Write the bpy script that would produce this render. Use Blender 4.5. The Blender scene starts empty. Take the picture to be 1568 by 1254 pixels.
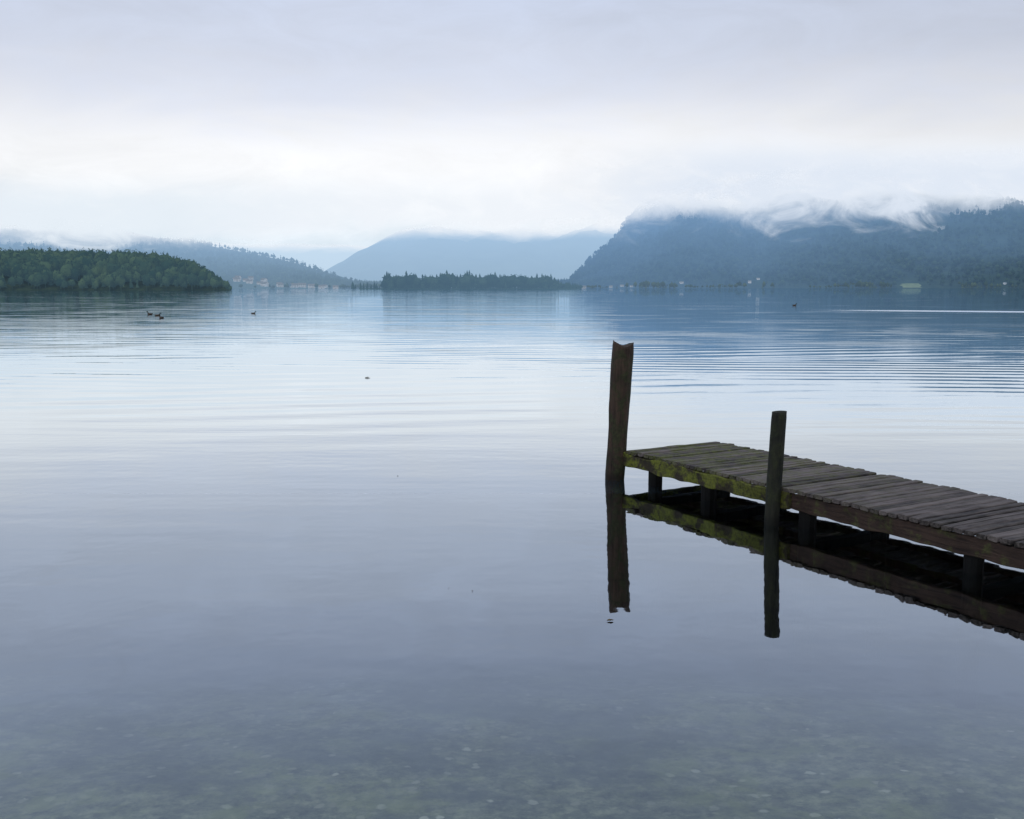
import bpy, bmesh, math, random
import numpy as np
from mathutils import Vector, Matrix, noise as mn
random.seed(7); rng = np.random.default_rng(7)
scene = bpy.context.scene
scene.view_settings.view_transform = 'Standard'
scene.view_settings.look = 'None'
scene.view_settings.exposure = 0

# ------------------------------------------------------------ helpers
def link(o):
    scene.collection.objects.link(o); return o

def np_mesh(name, V, F, mat=None, smooth=False):
    V = np.asarray(V, dtype=np.float32); F = np.asarray(F, dtype=np.int32)
    k = F.shape[1]; n = len(F)
    me = bpy.data.meshes.new(name)
    me.vertices.add(len(V)); me.vertices.foreach_set('co', V.ravel())
    me.loops.add(n*k); me.loops.foreach_set('vertex_index', F.ravel())
    me.polygons.add(n); me.polygons.foreach_set('loop_start', np.arange(n, dtype=np.int32)*k)
    me.update(calc_edges=True)
    if smooth: me.polygons.foreach_set('use_smooth', np.ones(n, dtype=bool))
    if mat: me.materials.append(mat)
    return link(bpy.data.objects.new(name, me))

class NT:
    def __init__(s, nt): s.nt = nt; s.n = nt.nodes; s.l = nt.links; s.n.clear()
    def new(s, t, **kw):
        return s.n.new(t)
    def set(s, sock, v):
        if isinstance(v, bpy.types.NodeSocket): s.l.new(v, sock)
        elif v is not None: sock.default_value = v
    def math(s, op, a, b=None, c=None, clamp=False):
        nd = s.n.new('ShaderNodeMath'); nd.operation = op; nd.use_clamp = clamp
        s.set(nd.inputs[0], a)
        if b is not None: s.set(nd.inputs[1], b)
        if c is not None: s.set(nd.inputs[2], c)
        return nd.outputs[0]
    def mr(s, v, a, b, c=0.0, d=1.0, smooth=True):
        nd = s.n.new('ShaderNodeMapRange'); nd.interpolation_type = 'SMOOTHSTEP' if smooth else 'LINEAR'
        s.set(nd.inputs[0], v)
        for i, x in enumerate((a, b, c, d)): s.set(nd.inputs[i+1], x)
        return nd.outputs[0]
    def pos(s): return s.n.new('ShaderNodeNewGeometry').outputs['Position']
    def sep(s, v):
        nd = s.n.new('ShaderNodeSeparateXYZ'); s.l.new(v, nd.inputs[0]); return nd.outputs
    def mapping(s, v, scale=(1,1,1), loc=(0,0,0), rot=(0,0,0)):
        nd = s.n.new('ShaderNodeMapping'); s.l.new(v, nd.inputs[0])
        nd.inputs['Scale'].default_value = scale; nd.inputs['Location'].default_value = loc
        nd.inputs['Rotation'].default_value = rot
        return nd.outputs[0]
    def noise(s, v, scale, detail=3, rough=0.5, dist=0.0, out='Fac'):
        nd = s.n.new('ShaderNodeTexNoise')
        if v is not None: s.l.new(v, nd.inputs['Vector'])
        nd.inputs['Scale'].default_value = scale; nd.inputs['Detail'].default_value = detail
        nd.inputs['Roughness'].default_value = rough; nd.inputs['Distortion'].default_value = dist
        return nd.outputs[out]
    def ramp(s, v, stops, interp='LINEAR'):
        nd = s.n.new('ShaderNodeValToRGB'); cr = nd.color_ramp; cr.interpolation = interp
        while len(cr.elements) > 1: cr.elements.remove(cr.elements[-1])
        cr.elements[0].position = stops[0][0]; cr.elements[0].color = (*stops[0][1], 1)
        for p, c in stops[1:]:
            e = cr.elements.new(p); e.color = (*c, 1)
        s.set(nd.inputs[0], v); return nd.outputs[0]
    def mix(s, f, a, b, mode='MIX'):
        nd = s.n.new('ShaderNodeMix'); nd.data_type = 'RGBA'; nd.blend_type = mode
        s.set(nd.inputs[0], f)
        for i, x in ((6, a), (7, b)):
            if isinstance(x, tuple): x = (*x, 1) if len(x) == 3 else x
            s.set(nd.inputs[i], x)
        return nd.outputs[2]
    def scale(s, v, f):
        nd = s.n.new('ShaderNodeVectorMath'); nd.operation = 'SCALE'; s.l.new(v, nd.inputs[0]); s.set(nd.inputs['Scale'], f)
        return nd.outputs[0]
    def vadd(s, a, b):
        nd = s.n.new('ShaderNodeVectorMath'); nd.operation = 'ADD'; s.l.new(a, nd.inputs[0]); s.l.new(b, nd.inputs[1])
        return nd.outputs[0]
    def mixsh(s, f, a, b):
        nd = s.n.new('ShaderNodeMixShader'); s.set(nd.inputs[0], f)
        s.l.new(a, nd.inputs[1]); s.l.new(b, nd.inputs[2]); return nd.outputs[0]
    def bump(s, h, strength=1.0, dist=1.0):
        nd = s.n.new('ShaderNodeBump'); nd.inputs['Strength'].default_value = strength
        nd.inputs['Distance'].default_value = dist; s.l.new(h, nd.inputs['Height']); return nd.outputs[0]
    def princ(s, col, rough=0.8, normal=None, spec=0.3):
        nd = s.n.new('ShaderNodeBsdfPrincipled')
        if isinstance(col, tuple): col = (*col, 1)
        s.set(nd.inputs['Base Color'], col); s.set(nd.inputs['Roughness'], rough)
        nd.inputs['Specular IOR Level'].default_value = spec
        if normal is not None: s.l.new(normal, nd.inputs['Normal'])
        return nd.outputs[0]
    def diff(s, col):
        nd = s.n.new('ShaderNodeBsdfDiffuse')
        if isinstance(col, tuple): col = (*col, 1)
        s.set(nd.inputs['Color'], col); return nd.outputs[0]
    def emis(s, col, st=1.0):
        nd = s.n.new('ShaderNodeEmission')
        if isinstance(col, tuple): col = (*col, 1)
        s.set(nd.inputs[0], col); s.set(nd.inputs[1], st); return nd.outputs[0]
    def out(s, sh, world=False):
        nd = s.n.new('ShaderNodeOutputWorld' if world else 'ShaderNodeOutputMaterial')
        s.l.new(sh, nd.inputs[0])

def mat(name):
    m = bpy.data.materials.new(name); m.use_nodes = True
    return m, NT(m.node_tree)

# ------------------------------------------------------------ world: overcast sky
w = bpy.data.worlds.new("World"); scene.world = w; w.use_nodes = True
t = NT(w.node_tree)
tc = t.new('ShaderNodeTexCoord').outputs['Generated']
sx, sy, sz = t.sep(tc)
n1 = t.noise(t.mapping(tc, (2.2, 2.2, 9)), 1.6, 4, 0.55, 0.4)
n2 = t.noise(t.mapping(tc, (4.5, 4.5, 12), (3, 1, 0)), 2.2, 6, 0.62, 0.7)
zz = t.math('ADD', sz, t.math('MULTIPLY', t.math('SUBTRACT', n1, 0.5), 0.06))
zz = t.math('ADD', zz, t.math('MULTIPLY', t.math('SUBTRACT', n2, 0.5), 0.06))
c = t.ramp(t.math('ABSOLUTE', zz), [
    (0.0, (.66,.79,.91)), (0.04, (.74,.84,.93)), (0.068, (.88,.93,.985)), (0.09, (.97,.98,1.0)), (0.14, (.98,.985,1.0)),
    (0.175, (.78,.81,.90)), (0.215, (.65,.70,.825)), (0.27, (.61,.67,.81)), (0.36, (.57,.655,.86)),
    (0.5, (.47,.57,.79)), (1.0, (.43,.54,.76))], 'B_SPLINE')
az = t.math('ADD', sx, 0.13)
g = t.math('POWER', 2.718, t.math('MULTIPLY', t.math('MULTIPLY', az, az), -4.0))
g = t.mr(g, 0, 1, 0.84, 1.04, False)
g = t.math('MULTIPLY', g, t.mr(n2, 0.25, 0.75, 0.93, 1.07, False))
bg = t.new('ShaderNodeBackground'); t.l.new(t.scale(c, g), bg.inputs[0]); bg.inputs[1].default_value = 1.0
sky = t.new('ShaderNodeTexSky'); sky.sky_type = 'NISHITA'; sky.sun_disc = False
sky.sun_elevation = math.radians(68); sky.sun_rotation = math.radians(200); sky.altitude = 400
bs = t.new('ShaderNodeBackground'); t.l.new(sky.outputs[0], bs.inputs[0]); bs.inputs[1].default_value = 0.08
t.out(t.mixsh(0.95, bs.outputs[0], bg.outputs[0]), True)
try: w.cycles.sampling_method = 'NONE'
except Exception: pass

sl = bpy.data.lights.new('sun', 'SUN'); sl.energy = 0.7; sl.angle = math.radians(25); sl.color = (1, .97, .93)
so = link(bpy.data.objects.new('sun', sl))
se, sr = math.radians(68), math.radians(200)
sd = Vector((math.sin(sr)*math.cos(se), math.cos(sr)*math.cos(se), math.sin(se)))
so.rotation_euler = sd.to_track_quat('Z', 'Y').to_euler()

# ------------------------------------------------------------ camera
cd = bpy.data.cameras.new('camera'); cd.lens = 36*1506/1568; cd.sensor_width = 36
cd.clip_end = 40000; cd.clip_start = 0.05
cam = link(bpy.data.objects.new('camera', cd)); cam.location = (0, 0, 1.8)
cam.rotation_euler = (math.radians(90-7.08), 0, 0); scene.camera = cam

# ------------------------------------------------------------ forest / mountain materials
CLOUD = (.84, .89, .955)
def forest_mat(name, c1, c2, haze_col, hz_x, hz, cloud=None, transparent=False, tex=0.08, top_haze=0.0,
               island=False, lush=None):
    """hz_x=(x0,x1) world x range, hz=(f0,f1) aerial haze; cloud=(z0,z1,noise amplitude)"""
    m, t = mat(name); P = t.pos(); px, py, pz = t.sep(P)
    nA = t.noise(P, tex, 3, 0.65)
    f = nA
    if island:
        r = t.new('ShaderNodeNewGeometry').outputs['Random Per Island']
        f = t.math('ADD', t.math('MULTIPLY', f, 0.55), t.math('MULTIPLY', r, 0.45))
    col = t.ramp(f, [(0.28, c1), (0.72, c2)])
    if lush: col = t.mix(t.mr(t.noise(P, tex*0.25, 2), 0.55, 0.68, 0, 0.6), col, lush)
    sh = t.diff(col)
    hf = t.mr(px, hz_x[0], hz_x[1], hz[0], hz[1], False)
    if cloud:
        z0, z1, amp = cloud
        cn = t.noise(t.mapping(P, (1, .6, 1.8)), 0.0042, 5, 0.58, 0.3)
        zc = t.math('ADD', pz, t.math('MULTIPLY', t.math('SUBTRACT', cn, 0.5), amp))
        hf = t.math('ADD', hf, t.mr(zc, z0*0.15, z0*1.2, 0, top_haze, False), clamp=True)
    sh = t.mixsh(hf, sh, t.emis(haze_col))  # aerial haze painted into the surface as emission
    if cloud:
        sh = t.mixsh(t.mr(zc, z0, z1), sh, t.emis(CLOUD))  # upper slopes glow in cloud colour, standing in for lit mist
        if transparent:
            sh = t.mixsh(t.mr(zc, z0+(z1-z0)*.55, z1), sh, t.new('ShaderNodeBsdfTransparent').outputs[0])
    t.out(sh); return m

def interp(pts):
    xs = [p[0] for p in pts]; ys = [p[1] for p in pts]
    return lambda x: np.interp(x, xs, ys)

class Ridge:
    def __init__(s, prof, d0, d1, gul=0.25, scale=0.004, power=0.85, seed=0):
        s.H = interp(prof); s.d0 = d0; s.d1 = d1; s.gul = gul; s.sc = scale; s.pw = power; s.seed = seed
    def z(s, x, y):
        v = (y-s.d0)/(s.d1-s.d0)
        if v <= 0: return -1.5
        H = float(s.H(x))
        n = mn.fractal(Vector((x*s.sc, y*s.sc*0.5, s.seed)), 0.9, 2.1, 5)
        if v <= 1: b = v**s.pw
        else: b = 1-(v-1)*0.6
        e = math.sin(min(v, 1)*math.pi)*s.gul
        return H*(b + n*e) + n*H*0.03*min(v*4, 1) - 0.5
    def build(s, name, x0, x1, nx, ny, m, back=0.25):
        xs = np.linspace(x0, x1, nx); ys = s.d0-5+(s.d1+(s.d1-s.d0)*back-s.d0+5)*np.linspace(0, 1, ny)
        V = [(x, y, s.z(x, y)) for y in ys for x in xs]
        i = np.arange(nx*ny).reshape(ny, nx)
        F = np.stack([i[:-1, :-1], i[:-1, 1:], i[1:, 1:], i[1:, :-1]], -1).reshape(-1, 4)
        return np_mesh(name, V, F, m, True)

# tree templates (triangles)
def spruce_tpl(layers=6, seg=7, seed=0):
    r = np.random.default_rng(seed); V = []; F = []
    for l in range(layers):
        z0 = 0.08+0.92*l/layers*0.92; z1 = min(1.0, z0+0.30*(1-l/layers*0.4))
        R = 0.24*(1-l/layers)**0.85+0.02
        b = len(V); V.append((r.normal(0, .004), r.normal(0, .004), z1))
        for k in range(seg*2):
            a = math.pi*k/seg+l*0.4; rr = R*(1.0 if k % 2 == 0 else 0.55)*r.uniform(.8, 1.2)
            V.append((rr*math.cos(a), rr*math.sin(a), z0+r.uniform(-.02, .03)-(.02 if k % 2 == 0 else -0.02)))
        for k in range(seg*2): F.append((b, b+1+k, b+1+(k+1) % (seg*2)))
    b = len(V)   # trunk
    for k in range(4):
        a = math.pi/2*k; V.append((.02*math.cos(a), .02*math.sin(a), -0.05))
    V.append((0, 0, 0.6))
    for k in range(4): F.append((b+k, b+(k+1) % 4, b+4))
    return np.array(V), np.array(F)

def broad_tpl(sub=2, clumps=120, seed=0):
    r = np.random.default_rng(seed)
    bm = bmesh.new(); bmesh.ops.create_icosphere(bm, subdivisions=sub, radius=1)
    off = Vector((seed*3.1, 5, 2)); V = []
    for v in bm.verts:
        c = v.co.copy(); n = mn.fractal(c*1.6+off, 0.8, 2.2, 4)
        c *= 1+0.55*n
        if c.z < 0: c.z *= 0.8
        V.append((c.x*0.36, c.y*0.36, 0.60+c.z*0.40))
    F = [tuple(v.index for v in f.verts) for f in bm.faces]; bm.free()
    base = list(V)
    for k in range(clumps):
        p = np.array(base[r.integers(len(base))]); c0 = np.array((0, 0, .58))
        p = c0+(p-c0)*r.uniform(.8, 1.13); s = r.uniform(.025, .06)
        b = len(V)
        for j in range(3): V.append(tuple(p+r.normal(0, s, 3)))
        F.append((b, b+1, b+2))
    b = len(V)
    for k in range(4):
        a = math.pi/2*k; V.append((.03*math.cos(a), .03*math.sin(a), -0.05))
    V.append((0, 0, 0.5))
    for k in range(4): F.append((b+k, b+(k+1) % 4, b+4))
    return np.array(V), np.array(F)

def scatter(name, tpls, items, m):
    Vs = []; Fs = []; o = 0
    for (x, y, z, h, ws, k) in items:
        V, F = tpls[k]; a = random.uniform(0, 6.28); ca, sa = math.cos(a), math.sin(a)
        X = (V[:, 0]*ca-V[:, 1]*sa)*h*ws+x; Y = (V[:, 0]*sa+V[:, 1]*ca)*h*ws+y; Z = V[:, 2]*h+z
        Vs.append(np.stack([X, Y, Z], 1)); Fs.append(F+o); o += len(V)
    return np_mesh(name, np.concatenate(Vs), np.concatenate(Fs), m)

sp = [spruce_tpl(6, 6, i) for i in range(4)]
sp_lo = [spruce_tpl(3, 3, i+10) for i in range(4)]
br = [broad_tpl(2, 150, i) for i in range(5)]
br_lo = [broad_tpl(1, 30, i+20) for i in range(5)]

# ---- far pale ridge
R_E = Ridge([(-6000, 420), (-2250, 350), (-1785, 330), (-1320, 307), (-1041, 288), (-500, 280), (1500, 300), (4000, 400)],
            5200, 7000, 0.2, 0.0015, seed=5)
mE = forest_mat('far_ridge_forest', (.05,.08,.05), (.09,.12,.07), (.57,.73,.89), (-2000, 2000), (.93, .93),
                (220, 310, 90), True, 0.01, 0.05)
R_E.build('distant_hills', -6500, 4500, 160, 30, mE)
# ---- central mountain
R_D = Ridge([(-1500, 2), (-900, 22), (-849, 45), (-759, 110), (-669, 176), (-550, 240), (-430, 272), (-251, 290), (48, 305),
             (496, 320), (944, 330), (2500, 400)], 3000, 4500, 0.30, 0.0022, seed=2)
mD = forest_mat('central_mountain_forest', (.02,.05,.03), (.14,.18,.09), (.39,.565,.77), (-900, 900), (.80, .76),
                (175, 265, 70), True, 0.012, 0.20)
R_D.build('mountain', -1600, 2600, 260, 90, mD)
# ---- left hill range
R_C = Ridge([(-2600, 230), (-1503, 205), (-1197, 178), (-1044, 165), (-892, 133), (-815, 115), (-739, 105), (-663, 90), (-586, 77),
             (-510, 61), (-434, 37), (-388, 18), (-327, 6), (-128, 4), (60, 3)], 1500, 2300, 0.18, 0.004, 0.8, seed=9)
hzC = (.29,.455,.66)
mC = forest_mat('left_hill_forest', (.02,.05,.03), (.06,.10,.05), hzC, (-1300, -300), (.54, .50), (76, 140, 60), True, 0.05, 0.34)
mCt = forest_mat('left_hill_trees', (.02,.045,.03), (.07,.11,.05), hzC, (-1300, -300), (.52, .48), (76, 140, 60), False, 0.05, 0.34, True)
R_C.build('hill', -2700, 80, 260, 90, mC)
# ---- right mountain
R_F = Ridge([(60, 3), (154, 14), (208, 72), (280, 135), (342, 225), (387, 258), (495, 285), (656, 310), (925, 345), (1406, 375), (3200, 400)],
            1900, 2700, 0.24, 0.0035, 0.9, seed=3)
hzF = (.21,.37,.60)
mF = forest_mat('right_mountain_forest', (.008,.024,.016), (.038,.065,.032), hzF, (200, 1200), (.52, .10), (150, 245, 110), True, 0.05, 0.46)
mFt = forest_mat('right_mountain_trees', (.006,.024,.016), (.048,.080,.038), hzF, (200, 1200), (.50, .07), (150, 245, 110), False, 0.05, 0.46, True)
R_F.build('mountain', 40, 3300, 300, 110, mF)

houses = [(-456, 1640), (-443, 1650), (-462, 1670), (-430, 1625), (-412, 1620), (-372, 1590), (-352, 1600), (-345, 1630), (-322, 1590), (-300, 1560), (-275, 1545),
          (-395, 1585), (-336, 1660), (-310, 1640), (-448, 1700), (-420, 1680), (-385, 1640), (192, 1925), (232, 1925), (215, 1940), (460, 1920), (480, 1935), (952, 1915), (330, 1930), (140, 1930)]
def near_house(x, y):
    return any(abs(x-hx*y/hy) < 7 and -160 < y-hy < 10 for hx, hy in houses)
def in_meadow(x, y):
    return 735 < x < 800 and y < 1925

def ridge_trees(R, x0, x1, n, zmax, hr, dens_v=1.6):
    it = []
    while len(it) < n:
        x = random.uniform(x0, x1); v = random.random()**dens_v
        y = R.d0+4+v*(R.d1-R.d0+20)
        if near_house(x, y) or in_meadow(x, y): continue
        z = R.z(x, y)
        if z > zmax:
            n -= 1; continue
        h = random.uniform(*hr)
        if random.random() < 0.5: it.append((x, y, z-.5, h*1.15, random.uniform(.6, .9), random.randint(0, 3)))
        else: it.append((x, y, z-.5, h*.8, random.uniform(.9, 1.3), random.randint(4, 8)))
    return it
lo = sp_lo+br_lo
scatter('forest', lo, ridge_trees(R_F, 60, 1900, 15000, 192, (9, 17), 1.1), mFt)
scatter('forest', lo, ridge_trees(R_C, -1700, -100, 9000, 108, (8, 14), 1.1), mCt)

# shoreline trees
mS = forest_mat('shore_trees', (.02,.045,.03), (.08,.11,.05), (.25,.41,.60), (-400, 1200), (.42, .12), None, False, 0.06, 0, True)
it = []
for k in range(1500):
    x = random.uniform(60, 1900); y = random.uniform(1895, 1925)
    if near_house(x, y) or in_meadow(x, y) or math.sin(x*.021)+math.sin(x*.0067) < -1.2: continue
    h = random.uniform(6, 13)*(0.8+0.3*math.sin(x*.03)); it.append((x, y, 0, h, random.uniform(.8, 1.3), random.choice([0, 1, 2, 3, 4, 5, 6, 7, 8])))
for k in range(900):
    x = random.uniform(-700, -90); y = random.uniform(1498, 1530)
    if near_house(x, y): continue
    h = random.uniform(4, 8); it.append((x, y, 0, h, random.uniform(.8, 1.3), random.choice([0, 4, 5, 6, 7, 8])))
for k in range(500):
    x = random.uniform(-120, 330); y = random.uniform(2200, 2300)
    h = random.uniform(7, 14); it.append((x, y, -.5, h, random.uniform(.8, 1.3), random.choice([0, 1, 2, 4, 5, 6, 7, 8])))
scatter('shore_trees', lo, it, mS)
mg, t = mat('shore_grass'); t.out(t.mixsh(0.4, t.diff((.08,.11,.05)), t.emis((.28,.44,.62))))  # emission share is painted distance haze
def lowland(name, x0, x1, y0, y1, h, m):
    n = 60; V = []
    for j, (yy, zz_) in enumerate([(y0, -.6), (y0+3, .3), ((y0+y1)/2, h), (y1, h)]):
        for i in range(n+1):
            x = x0+(x1-x0)*i/n; e = min(1, min(i, n-i)/4)
            V.append((x, yy+mn.noise(Vector((x*.02, j, 1)))*4, -.6+(zz_+.6)*e+mn.noise(Vector((x*.05, yy*.1, 0)))*.2))
    i = np.arange(4*(n+1)).reshape(4, n+1)
    F = np.stack([i[:-1, :-1], i[:-1, 1:], i[1:, 1:], i[1:, :-1]], -1).reshape(-1, 4)
    return np_mesh(name, V, F, m, True)
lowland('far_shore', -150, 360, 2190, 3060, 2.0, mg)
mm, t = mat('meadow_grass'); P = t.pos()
t.out(t.mixsh(0.35, t.diff(t.ramp(t.noise(P, .08, 3), [(.3, (.10,.14,.06)), (.7, (.20,.25,.11))])), t.emis((.28,.42,.55))))  # grass colour plus painted haze glow
def patch(name, x0, x1, y0, y1, R, m, nx=16, ny=6):
    V = []
    for j in range(ny+1):
        for i in range(nx+1):
            u = i/nx*2-1; y = y0+(y1-y0)*j/ny
            wv = 1-.45*(j/ny)+.2*mn.noise(Vector((i*.3, j*.9, x0)))
            x = (x0+x1)/2+u*(x1-x0)/2*wv
            V.append((x, y+8*abs(u)**3*(1-j/ny), max(R.z(x, y), 0)+1.2))
    i = np.arange((nx+1)*(ny+1)).reshape(ny+1, nx+1)
    F = np.stack([i[:-1, :-1], i[:-1, 1:], i[1:, 1:], i[1:, :-1]], -1).reshape(-1, 4)
    return np_mesh(name, V, F, m, True)
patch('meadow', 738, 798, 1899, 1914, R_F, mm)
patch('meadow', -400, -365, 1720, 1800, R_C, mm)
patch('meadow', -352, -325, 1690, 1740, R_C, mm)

# ---- houses
mw, t = mat('house_plaster'); t.out(t.mixsh(.15, t.diff(t.ramp(t.noise(t.pos(), .3, 2), [(.3, (.68,.67,.65)), (.7, (.85,.85,.84))])), t.emis((.5,.62,.75))))  # plaster with distance haze mixed in as emission
mr_, t = mat('house_roof'); t.out(t.mixsh(.45, t.diff(t.ramp(t.noise(t.pos(), .5, 2), [(.3, (.11,.09,.09)), (.7, (.19,.16,.16))])), t.emis((.33,.47,.62))))  # roof colour with haze painted in as emission
mx, t = mat('house_glass'); t.out(t.mixsh(.3, t.princ((.05,.06,.08), .3), t.emis((.33,.47,.62))))  # the glow in the glass is painted haze, no lit window
def box(bm, x0, x1, y0, y1, z0, z1):
    v = [bm.verts.new(p) for p in ((x0,y0,z0),(x1,y0,z0),(x1,y1,z0),(x0,y1,z0),(x0,y0,z1),(x1,y0,z1),(x1,y1,z1),(x0,y1,z1))]
    for f in ((0,3,2,1),(4,5,6,7),(0,1,5,4),(1,2,6,5),(2,3,7,6),(3,0,4,7)): bm.faces.new([v[i] for i in f])
    return v
def bm_obj(name, bm, m, parent=None):
    me = bpy.data.meshes.new(name); bm.to_mesh(me); bm.free(); me.materials.append(m)
    o = link(bpy.data.objects.new(name, me)); o.parent = parent; return o
for i, (hx, hy) in enumerate(houses):
    R = R_C if hx < 0 else R_F
    z = max(R.z(hx, hy), 0.3)+.2
    e = link(bpy.data.objects.new('white_house', None)); e.location = (hx, hy, z); e.rotation_euler[2] = random.uniform(-.7, .7)
    s = random.uniform(.5, .8) if hx > 0 else random.uniform(.8, 1.2); e.scale = (s, s, s*random.uniform(.75, 1.0))
    bm = bmesh.new(); box(bm, -5, 5, -3.5, 3.5, -3, 4.6)
    for xx in (-5, 5):
        a = bm.verts.new((xx, -3.5, 4.6)); b = bm.verts.new((xx, 3.5, 4.6)); c_ = bm.verts.new((xx, 0, 6.5)); bm.faces.new((a, b, c_))
    bm_obj('walls', bm, mw, e)
    bm = bmesh.new()
    for sg in (-1, 1):
        p = [(-5.6, sg*4.1, 4.3), (5.6, sg*4.1, 4.3), (5.6, 0, 6.6), (-5.6, 0, 6.6)]
        lo_ = [bm.verts.new(q) for q in p]; hi = [bm.verts.new((q[0], q[1], q[2]+.25)) for q in p]
        bm.faces.new(lo_); bm.faces.new(hi)
        for k in range(4): bm.faces.new((lo_[k], lo_[(k+1) % 4], hi[(k+1) % 4], hi[k]))
    bm_obj('roof', bm, mr_, e)
    bm = bmesh.new()
    for xx in (-3.6, -1.2, 1.2, 3.6):
        for z0 in (.9, 3.0): box(bm, xx-.45, xx+.45, -3.56, -3.48, z0, z0+1.1)
    bm_obj('windows', bm, mx, e)
    bm = bmesh.new(); box(bm, -.45, .45, -3.58, -3.47, -.6, .7); bm_obj('door', bm, mr_, e)

# ---- left headland (wooded)
topA = interp([(-620, 28), (-420, 26), (-333, 24.5), (-300, 25.5), (-240, 24), (-214, 22), (-197, 18.5), (-184, 13), (-174, 7), (-170, 3), (-167, -3)])
def tA(x, y): return float(topA(x+(y-600)*.32))
class Head:
    def z(s, x, y):
        T = tA(x, y); front = 600+4*mn.noise(Vector((x*.03, 0, 2)))
        if T < 0: return -1.5
        v = min(1, max(0, (y-front)/55))
        return -1+(max(T*0.52-1, 0)+min(T, 1.4))*math.sin(v*math.pi/2) if v > 0 else -1
HA = Head()
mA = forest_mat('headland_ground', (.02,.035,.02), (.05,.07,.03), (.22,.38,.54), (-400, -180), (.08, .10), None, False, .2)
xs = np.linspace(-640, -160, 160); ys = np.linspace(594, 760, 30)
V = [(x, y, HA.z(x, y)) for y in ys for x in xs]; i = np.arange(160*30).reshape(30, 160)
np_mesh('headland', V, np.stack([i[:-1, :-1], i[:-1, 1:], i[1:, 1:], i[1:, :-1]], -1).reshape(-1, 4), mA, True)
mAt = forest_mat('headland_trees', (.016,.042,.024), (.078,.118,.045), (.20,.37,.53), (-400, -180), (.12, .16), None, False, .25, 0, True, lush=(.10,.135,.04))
it = []
for k in range(1900):
    x = random.uniform(-470, -169); y = 601+random.random()**.8*80
    T = tA(x, y); z = HA.z(x, y); h = T-max(z, 0)
    if T < 2: continue
    if y < 612: h = min(h, 9)
    h = max(2.0, min(h, 12.5))*random.uniform(.62, 1.15)
    it.append((x, y, z-.2, h, random.uniform(.6, 1.0), random.randint(0, 4) if random.random() < .82 else 5+random.randint(0, 3)))
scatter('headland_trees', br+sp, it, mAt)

# ---- wooded island in the middle
topB = interp([(-121, 6), (-117, 12), (-112, 13.5), (-80, 14.5), (-40, 14), (0, 13), (36, 12), (40, 8), (52, 6.5), (66, 3)])
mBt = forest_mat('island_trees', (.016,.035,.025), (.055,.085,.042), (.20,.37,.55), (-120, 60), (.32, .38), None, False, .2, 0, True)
it = []
for k in range(380):
    x = random.uniform(-119, 64); y = random.uniform(900, 935)
    h = float(topB(x))*random.uniform(.45, 1.0)*(1+.25*mn.noise(Vector((x*.09, 3, 1))))
    con = random.random() < (.6 if x < -20 or x > 20 else .25)
    it.append((x, y, .3, h*(random.uniform(1.0, 1.3) if con else .95), random.uniform(.75, 1.0) if con else random.uniform(.9, 1.4), random.randint(5, 8) if con else random.randint(0, 4)))
for k in range(22):
    x = random.uniform(-146, -122); y = random.uniform(905, 915); h = random.uniform(3, 7.5)
    it.append((x, y, .1, h, random.uniform(.7, 1.0), random.randint(5, 8)))
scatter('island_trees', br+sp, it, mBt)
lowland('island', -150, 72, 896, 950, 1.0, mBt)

# ---- low cloud banks hanging on the slopes (wavy soft ribbons standing where the clouds are)
def cloud_mat(name, zlo, zfull, ztop, zend, dens, scale, seed, amp, col=(.87, .91, .965), floor=.45):
    m, t = mat(name); P = t.pos(); px, py, pz = t.sep(P)
    n = t.noise(t.mapping(P, (1, 1, 2.0), (seed*77, 0, 0)), scale, 5, .60, .7)
    zc = t.math('ADD', pz, t.math('MULTIPLY', t.math('SUBTRACT', n, .5), amp))
    a = t.math('MULTIPLY', t.mr(zc, zlo, zfull), t.mr(pz, ztop, zend, 1, 0))
    a = t.math('MULTIPLY', a, t.mr(n, .30, .60, floor, 1.0))
    uv = t.n.new('ShaderNodeAttribute'); uv.attribute_name = 'edge'
    a = t.math('MULTIPLY', t.math('MULTIPLY', a, uv.outputs['Fac']), dens)
    t.out(t.mixsh(a, t.new('ShaderNodeBsdfTransparent').outputs[0], t.emis(col)))  # cloud brightness painted as emission toned to the sky
    return m
def cloud_bank(x0, x1, y, z0, z1, m, wob, seed):
    nx, nz = 60, 6; V = []; E = []
    for j in range(nz+1):
        for i in range(nx+1):
            u = i/nx; x = x0+(x1-x0)*u
            V.append((x, y+wob*mn.noise(Vector((x*.002, seed, j*.1)))+(j/nz)**2*wob*.5, z0+(z1-z0)*j/nz))
            E.append(min(1, min(u, 1-u)*7))
    i = np.arange((nx+1)*(nz+1)).reshape(nz+1, nx+1)
    F = np.stack([i[:-1, :-1], i[:-1, 1:], i[1:, 1:], i[1:, :-1]], -1).reshape(-1, 4)
    o = np_mesh('low_cloud', V, F, m, True)
    at = o.data.attributes.new('edge', 'FLOAT', 'POINT'); at.data.foreach_set('value', np.array(E, dtype=np.float32))
    return o
cloud_bank(60, 2600, 2120, 40, 330, cloud_mat('cloud_vapour_right', 112, 215, 240, 325, .92, .0085, 1, 200, (.74, .81, .915), .4), 120, 1)
cloud_bank(200, 2600, 2380, 90, 390, cloud_mat('cloud_vapour_right_back', 158, 232, 300, 385, 1.0, .005, 2, 110, (.84, .885, .955), .85), 120, 2)
cloud_bank(-3200, -250, 1850, 30, 240, cloud_mat('cloud_vapour_left', 68, 126, 150, 235, .95, .010, 3, 120, (.80, .87, .94), .6), 120, 3)
cloud_bank(-1400, 1800, 3700, 100, 460, cloud_mat('cloud_vapour_centre', 170, 255, 300, 450, .97, .0040, 4, 100), 200, 4)

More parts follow.
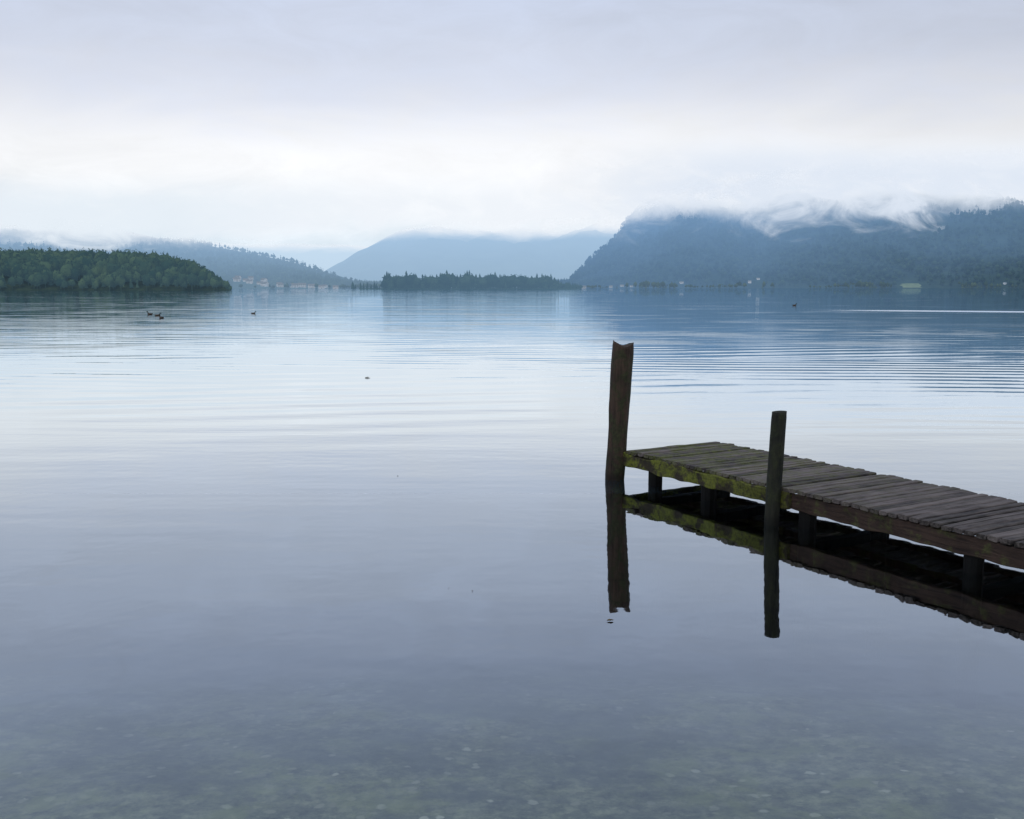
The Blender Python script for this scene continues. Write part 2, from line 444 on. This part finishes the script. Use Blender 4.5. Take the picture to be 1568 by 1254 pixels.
# ------------------------------------------------------------ lakebed / ground
def bed_z(x, y):
    zz_ = np.interp(y, [-60, -12, -3, -0.8, 1.5, 3.5, 6, 8, 9, 14, 30, 80], [3.5, 1.2, .45, .12, -.28, -.5, -.85, -1.3, -1.6, -2.6, -5, -9])
    n = mn.fractal(Vector((x*.35, y*.35, 1)), 1.0, 2.0, 4)
    return float(zz_)+n*.07
xs = np.concatenate([[-12000, -4000, -1200, -400, -120, -50, -25], np.linspace(-14, 14, 150), [25, 50, 120, 400, 1200, 4000, 12000]])
ys = np.concatenate([[-400, -60, -25, -12, -7], np.linspace(-4, 16, 130), [20, 30, 50, 80, 200, 600, 2000, 6000, 14000]])
V = [(x, y, bed_z(x, y)) for y in ys for x in xs]; i = np.arange(len(xs)*len(ys)).reshape(len(ys), len(xs))
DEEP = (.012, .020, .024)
mb, t = mat('lakebed_stones'); P = t.pos(); px, py, pz = t.sep(P)
wn = t.noise(P, 9, 3, .6, 0, 'Color')
Pw = t.vadd(t.mapping(P, (1, 1, .2)), t.scale(wn, .08))
vo = t.n.new('ShaderNodeTexVoronoi'); t.l.new(Pw, vo.inputs['Vector']); vo.inputs['Scale'].default_value = 14
vs = t.n.new('ShaderNodeSeparateColor'); t.l.new(vo.outputs['Color'], vs.inputs[0]); vd = vo.outputs['Distance']
big = t.noise(t.mapping(P, (.8, .9, 1)), 1.0, 5, .68, .4)
med = t.noise(P, 8.0, 5, .78)
peb = t.math('MULTIPLY', t.mr(vd, .26, .44, 1, 0), t.mr(vs.outputs[1], .35, .45))
stone = t.ramp(vs.outputs[0], [(0, (.12,.125,.085)), (.6, (.30,.29,.19)), (.88, (.44,.42,.29)), (1, (.74,.70,.54))])
silt = t.ramp(med, [(.34, (.06,.07,.05)), (.5, (.20,.21,.13)), (.66, (.42,.41,.25))])
col = t.mix(t.math('MULTIPLY', peb, .85), silt, stone)
col = t.mix(t.mr(t.noise(P, 2.3, 5, .72), .48, .62, 0, .55), col, (.33,.35,.13))
col = t.mix(t.mr(big, .36, .54, .75, 0), col, (.075,.090,.08))
deep = t.mr(pz, -1.25, -.28, 0, 1)  # light absorbed by the water, painted into the bed colour by depth
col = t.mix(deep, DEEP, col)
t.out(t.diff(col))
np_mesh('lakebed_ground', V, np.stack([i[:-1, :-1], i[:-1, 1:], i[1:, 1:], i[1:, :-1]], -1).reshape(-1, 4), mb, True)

# ------------------------------------------------------------ water
def wave(t, P, lam, rot, dist, dscale, loc=(0, 0, 0)):
    nd = t.n.new('ShaderNodeTexWave'); nd.wave_type = 'BANDS'; nd.bands_direction = 'Y'; nd.wave_profile = 'SIN'
    t.l.new(t.mapping(P, (1, 1, 1), loc, (0, 0, rot)), nd.inputs['Vector'])
    nd.inputs['Scale'].default_value = 0.314/lam; nd.inputs['Distortion'].default_value = dist
    nd.inputs['Detail'].default_value = 2; nd.inputs['Detail Scale'].default_value = dscale
    return nd.outputs['Fac']
def water_surface(t, far):
    P = t.pos(); px, py, pz = t.sep(P); Q = t.mapping(P, (.22, 1, 1))
    h = t.math('MULTIPLY', t.noise(Q, 1.7, 2, .5), .0035)
    h = t.math('ADD', h, t.math('MULTIPLY', t.noise(P, 7.0, 1, .5), .00060))
    rough = .02
    if far:
        mk = t.noise(t.mapping(P, (.09, .16, 1), (3, 1, 0), (0, 0, .15)), 1.0, 3, .6)
        m1 = t.mr(mk, .46, .68); m2 = t.mr(mk, .54, .36)
        w1 = wave(t, P, .72, .12, 6.0, .16); w2 = wave(t, P, 1.2, -.22, 6.5, .10, (4, 2, 0))
        near = t.mr(py, 8.5, 15, 0.0, 1.0)
        hh = t.math('ADD', t.math('MULTIPLY', t.math('MULTIPLY', w1, m1), .0065),
                    t.math('MULTIPLY', t.math('MULTIPLY', w2, m2), .0058))
        hh = t.math('ADD', hh, t.math('MULTIPLY', t.noise(t.mapping(P, (.16, 1, 1), (0, 0, 0), (0, 0, -.08)), 1.1, 3, .55), .009))
        h = t.math('ADD', h, t.math('MULTIPLY', hh, near))
        h = t.math('ADD', h, t.math('MULTIPLY', t.math('MULTIPLY', t.noise(Q, .30, 1, .5), t.mr(py, 10, 60, 0, 1)), .018))
        dl = t.math('ABSOLUTE', t.math('SUBTRACT', t.math('ADD', py, t.math('MULTIPLY', px, .42)), 89.0))
        wk = t.math('MULTIPLY', t.mr(dl, 1.0, 3.5, 1, 0), t.mr(px, 20, 38, 0, 1))
        ruf = t.mr(t.noise(t.mapping(P, (.035, .10, 1), (5, 9, 0)), 1.0, 4, .6), .52, .72, 0, .08)
        rough = t.math('ADD', t.math('MULTIPLY', wk, .42), t.math('ADD', t.math('MULTIPLY', ruf, t.mr(py, 16, 45, 0, 1)), .015))
    nrm = t.bump(h, 1.0, 1.0)
    fr = t.n.new('ShaderNodeFresnel'); fr.inputs['IOR'].default_value = 1.333; t.l.new(nrm, fr.inputs['Normal'])
    R = t.ramp(fr.outputs[0], [(0, (0,0,0)), (.062, (.17,)*3), (.125, (.41,)*3), (.17, (.53,)*3), (.30, (.70,)*3), (.5, (.87,)*3), (1, (1,1,1))])
    gl = t.n.new('ShaderNodeBsdfGlossy'); t.set(gl.inputs['Roughness'], rough); gl.inputs['Color'].default_value = (.90, .96, 1, 1)
    t.l.new(nrm, gl.inputs['Normal'])
    if far: body = t.diff((DEEP[0]*.9, DEEP[1]*.9, DEEP[2]*.95))
    else:
        tr = t.n.new('ShaderNodeBsdfTransparent'); tr.inputs[0].default_value = (.90, .96, .96, 1); body = tr.outputs[0]
    t.out(t.mixsh(R, body, gl.outputs[0]))
mw1, t = mat('shallow_lake_water'); water_surface(t, False)
mw2, t = mat('deep_lake_water'); water_surface(t, True)
V = [(x, y, 0) for y in (-3, 8.5, 14000) for x in (-14000, 14000)]
o = np_mesh('lake_water', V, [(0, 1, 3, 2), (2, 3, 5, 4)], mw1); o.data.materials.append(mw2); o.data.polygons[1].material_index = 1

# ------------------------------------------------------------ dock
def wood(name, dark, light, moss, moss_amt, axis_scale, island=True):
    m, t = mat(name); tc = t.n.new('ShaderNodeTexCoord').outputs['Object']; P = t.pos(); px, py, pz = t.sep(P)
    gr = t.noise(t.mapping(tc, axis_scale), 1.0, 5, .65, .6)
    bl = t.noise(tc, 5.0, 4, .6)
    f = t.math('ADD', t.math('MULTIPLY', gr, .65), t.math('MULTIPLY', bl, .35))
    if island:
        f = t.math('ADD', f, t.math('MULTIPLY', t.math('SUBTRACT', t.new('ShaderNodeNewGeometry').outputs['Random Per Island'], .5), .26))
    col = t.ramp(f, [(.32, dark), (.68, light)])
    mn_ = t.noise(tc, 7.0, 5, .7, .3); mf = moss_amt(t, tc, px, py, pz, mn_)
    mc = t.ramp(t.noise(tc, 40, 3, .6), [(.35, (moss[0]*.45, moss[1]*.45, moss[2]*.5)), (.7, moss)])
    col = t.mix(mf, col, mc)
    wetf = t.mr(pz, .02, .12, .35, 1.0)
    b = t.bump(t.math('ADD', t.math('MULTIPLY', gr, .012), t.math('MULTIPLY', mn_, .008)), .9, 1.0)
    t.out(t.princ(t.scale(col, wetf), .75, b, .25)); return m
dock = link(bpy.data.objects.new('wooden_dock', None))
dock.location = (1.075, 9.08, 0); dock.rotation_euler[2] = math.atan2(-.8645, .5026)
L = 10.5; W = 1.09; TOP = .29
m_pl2 = wood('plank_wood', (.016,.012,.010), (.175,.140,.124), (.14,.15,.03),
            lambda t, tc, px, py, pz, n: t.math('MULTIPLY', t.mr(n, .40, .60), t.mr(t.sep(tc)[0], 0.2, 3.0, .85, .05, False)), (45, 3, 45))
m_fa = wood('mossy_beam', (.014,.012,.007), (.06,.045,.025), (.20,.215,.025),
            lambda t, tc, px, py, pz, n: t.math('MULTIPLY', t.mr(n, .41, .58), t.mr(t.sep(tc)[0], 0.0, 2.4, .98, .55, False)), (3, 40, 40))
m_be = wood('brown_beam', (.012,.007,.006), (.072,.042,.028), (.11,.12,.03),
            lambda t, tc, px, py, pz, n: t.mr(n, .50, .64, 0, .55), (3, 40, 40))
m_dk = wood('dark_pile', (.003,.003,.003), (.012,.010,.008), (.018,.022,.010),  # near-black wood shared by piles and cross beams
            lambda t, tc, px, py, pz, n: t.mr(n, .5, .66, 0, .5), (30, 30, 3))
def beam(bm, x0, x1, y0, y1, z0, z1, seg=1, axis=0, jit=.003, bev=.004):
    ln = (x1-x0) if axis == 0 else (y1-y0); secs = []
    s_ = random.random()*50
    for k in range(seg+1):
        u = k/seg; ring = []
        if axis == 0: a0, a1 = y0, y1
        else: a0, a1 = x0, x1
        for (a, z) in ((a0+bev, z0), (a1-bev, z0), (a1, z0+bev), (a1, z1-bev), (a1-bev, z1), (a0+bev, z1), (a0, z1-bev), (a0, z0+bev)):
            j1 = mn.noise(Vector((u*ln*6, a*9, z*20+s_)))*jit*2; j2 = mn.noise(Vector((u*ln*6+9, a*9, z*20+s_)))*jit*2
            if axis == 0: ring.append(bm.verts.new((x0+ln*u, a+j1, z+j2)))
            else: ring.append(bm.verts.new((a+j1, y0+ln*u, z+j2)))
        secs.append(ring)
    for A, B in zip(secs[:-1], secs[1:]):
        for k in range(8): bm.faces.new((A[k], A[(k+1) % 8], B[(k+1) % 8], B[k]))
    bm.faces.new(secs[0]); bm.faces.new(secs[-1][::-1])
    return secs
bm = bmesh.new(); x = 0.0
while x < L:
    wd = random.uniform(.064, .074); o1 = random.uniform(-.004, .006); o2 = random.uniform(-.015, .028)
    z1 = TOP+random.uniform(-.0045, .0045)
    secs = beam(bm, x, x+wd, -.010-o1, W+o2, z1-.03, z1, 8, 1, .0022, .006)
    tw = random.uniform(-.004, .004); tl = random.uniform(-.003, .003)
    for r_ in secs:
        for v in r_: v.co.z += tl*((v.co.x-x)/wd-.5)*2; v.co.x += tw*(v.co.y/W-.5)
    x += wd+random.uniform(.009, .016)
bm_obj('planks', bm, m_pl2, dock)
FT = TOP-.036
bm = bmesh.new(); beam(bm, -.06, 2.06, -.025, .03, FT-.115, FT+.004, 60, 0, .009, .006); bm_obj('front_side_beam', bm, m_fa, dock)
bm = bmesh.new(); beam(bm, 2.066, 6.2, .0, .055, FT-.125, FT, 90, 0, .008, .006); beam(bm, 6.22, L, .0, .055, FT-.125, FT, 50, 0, .006, .006)
bm_obj('side_beam', bm, m_be, dock)
bm = bmesh.new(); beam(bm, .0, 4.2, W-.09, W-.035, FT-.05, FT, 40, 0, .004, .006); beam(bm, 4.22, L, W-.09, W-.035, FT-.05, FT, 40, 0, .004, .006)
beam(bm, 0, L, W/2-.03, W/2+.03, FT-.05, FT-.002, 40, 0, .004, .006)
bm_obj('rear_side_beam', bm, m_be, dock)
bm = bmesh.new(); beam(bm, -.062, -.008, -.02, W+.01, FT-.10, FT+.02, 10, 1, .005, .006); bm_obj('end_beam', bm, m_fa, dock)
bm = bmesh.new(); bc = bmesh.new()
for s in (.29, 1.02, 2.13, 3.52, 4.9, 6.3, 7.7, 9.1):
    beam(bc, s-.045, s+.045, .06, W-.10, FT-.13, FT-.052, 6, 1, .004, .006)
    for yy in (.08, W-.20):
        rr = random.uniform(.058, .07); secs = []
        n = 10; zt = FT-.13 if yy > .5 else FT-.052
        for k in range(9):
            z = -1.2+(zt+1.2)*k/8
            secs.append([bm.verts.new((s+math.cos(a)*rr*(1+.12*mn.noise(Vector((a, z*3, s)))), yy+.03+math.sin(a)*rr, z)) for a in [6.2832*q/n for q in range(n)]])
        for A, B in zip(secs[:-1], secs[1:]):
            for q in range(n): bm.faces.new((A[q], A[(q+1) % n], B[(q+1) % n], B[q]))
        bm.faces.new(secs[-1])
bm_obj('piles', bm, m_dk, dock); bm_obj('cross_beams', bc, m_dk, dock)

# ---- posts
def post(name, base, top, r0, r1, topf, m, seg=40, rings=60, rough=.05):
    bx, by = base; tx, ty, tz = top; V = []; zb = -1.3
    for k in range(rings+1):
        u = k/rings
        for q in range(seg):
            a = 6.2832*q/seg
            zt = tz+topf(math.cos(a), math.sin(a))
            z = zb+(zt-zb)*u
            f = z/tz; cx = bx+(tx-bx)*f; cy = by+(ty-by)*f
            r = r0+(r1-r0)*max(0, f)
            n = mn.fractal(Vector((math.cos(a)*1.4, math.sin(a)*1.4, z*1.6+bx)), .9, 2, 4)
            n2 = mn.noise(Vector((math.cos(a)*7, math.sin(a)*7, z*1.1)))
            r *= 1+rough*n+.035*n2
            if u > .985: r *= .97
            V.append((cx+r*math.cos(a), cy+r*math.sin(a), z))
    F = []
    for k in range(rings):
        for q in range(seg): F.append((k*seg+q, k*seg+(q+1) % seg, (k+1)*seg+(q+1) % seg, (k+1)*seg+q))
    last = rings*seg
    for ring in range(3):
        s_ = [.7, .4, .12][ring]
        for q in range(seg):
            a = 6.2832*q/seg; r = r1*s_
            V.append((tx+r*math.cos(a), ty+r*math.sin(a), tz+topf(s_*math.cos(a), s_*math.sin(a))-.006+.006*mn.noise(Vector((a*2, ring, 4)))))
        b = rings*seg+(ring+1)*seg
        for q in range(seg): F.append((last+q, last+(q+1) % seg, b+(q+1) % seg, b+q))
        last = b
    return np_mesh(name, V, F, m, True)
m_p1 = wood('weathered_post', (.007,.005,.004), (.10,.060,.038), (.050,.055,.020),
            lambda t, tc, px, py, pz, n: t.mr(n, .45, .60, 0, .85), (28, 28, 2.2), island=False)
m_p2 = wood('mossy_post', (.005,.006,.005), (.036,.034,.020), (.045,.052,.018),
            lambda t, tc, px, py, pz, n: t.mr(n, .45, .65, 0, .6), (30, 30, 3.5), island=False)
post('wooden_post', (.975, 9.16), (1.035, 9.16, 1.27), .090, .100,
     lambda c_, s_: .045*c_*c_*(1.0 if c_ < 0 else .45)+.004*s_-.012*math.exp(-((c_-.1)/.4)**2), m_p1, rings=110, rough=.10)
post('wooden_post', (1.985, 7.36), (2.016, 7.36, .87), .056, .057, lambda c_, s_: .004*c_, m_p2, rings=90, rough=.06)

# ------------------------------------------------------------ ducks and floating leaves
md, t = mat('duck_feathers'); tc = t.n.new('ShaderNodeTexCoord').outputs['Object']; ox, oy, oz = t.sep(tc)
body = t.ramp(t.noise(tc, 18, 4), [(.35, (.03,.022,.016)), (.65, (.10,.075,.05))])
head = t.mix(t.mr(ox, .10, .13), body, (.008, .02, .014))
head = t.mix(t.mr(ox, .232, .236), head, (.25, .2, .05))
t.out(t.princ(head, .6))
def duck(x, y, rz, s=1.0):
    st = [(-.25, .10, .004, .003), (-.21, .085, .03, .015), (-.15, .055, .07, .045), (-.05, .04, .10, .072), (.04, .04, .10, .075),
          (.10, .055, .075, .07), (.135, .10, .04, .045), (.145, .15, .028, .032), (.155, .19, .034, .034), (.185, .205, .034, .034),
          (.215, .20, .024, .022), (.235, .192, .014, .009), (.275, .186, .011, .005), (.28, .186, .002, .002)]
    V = []; n = 12
    for i_, (px_, pz_, ry, rz_) in enumerate(st):
        tilt = .8 if i_ in (6, 7) else 0
        for q in range(n):
            a = 6.2832*q/n; V.append((px_-math.sin(a)*rz_*tilt, math.cos(a)*ry, pz_+math.sin(a)*rz_*(1-.4*tilt)))
    F = [(k*n+q, k*n+(q+1) % n, (k+1)*n+(q+1) % n, (k+1)*n+q) for k in range(len(st)-1) for q in range(n)]
    o = np_mesh('duck', V, F, md, True); o.location = (x, y, -.012); o.rotation_euler[2] = rz; o.scale = (s, s, s)
duck(-24.2, 66, 2.9, 1.0); duck(-20.6, 58, 2.5, 1.0); duck(-22.6, 63, .3, .9); duck(-17.8, 68, .2, .8); duck(28, 98, .2, 1.1)
ml, t = mat('dead_leaf'); t.out(t.princ(t.ramp(t.noise(t.pos(), 60, 3), [(.3, (.05,.035,.015)), (.7, (.16,.11,.04))]), .6))
def leaf(x, y, s, rz):
    V = [(0, 0, .003)]; n = 14
    for q in range(n):
        a = 6.2832*q/n; r = .5*(1+.25*math.cos(a))*(1-.25*abs(math.sin(3*a)))
        V.append((math.cos(a)*r, math.sin(a)*r*.55, .10*abs(math.sin(a))+.02*math.cos(5*a)+.04))
    F = [(0, 1+q, 1+(q+1) % n) for q in range(n)]
    V += [(-.35, .01, .05), (-.35, -.01, .05), (-.75, 0, .16)]; F += [(n+1, n+2, n+3)]
    o = np_mesh('floating_leaf', V, F, ml, True); o.location = (x, y, .003); o.scale = (s, s, s); o.rotation_euler[2] = rz
leaf(.53, 5.16, .045, .2); leaf(-.237, 5.69, .015, 1.2); leaf(-2.9, 19.6, .12, .3); leaf(-.38, 5.75, .012, 2.2); leaf(-1.1, 9.3, .02, 0)
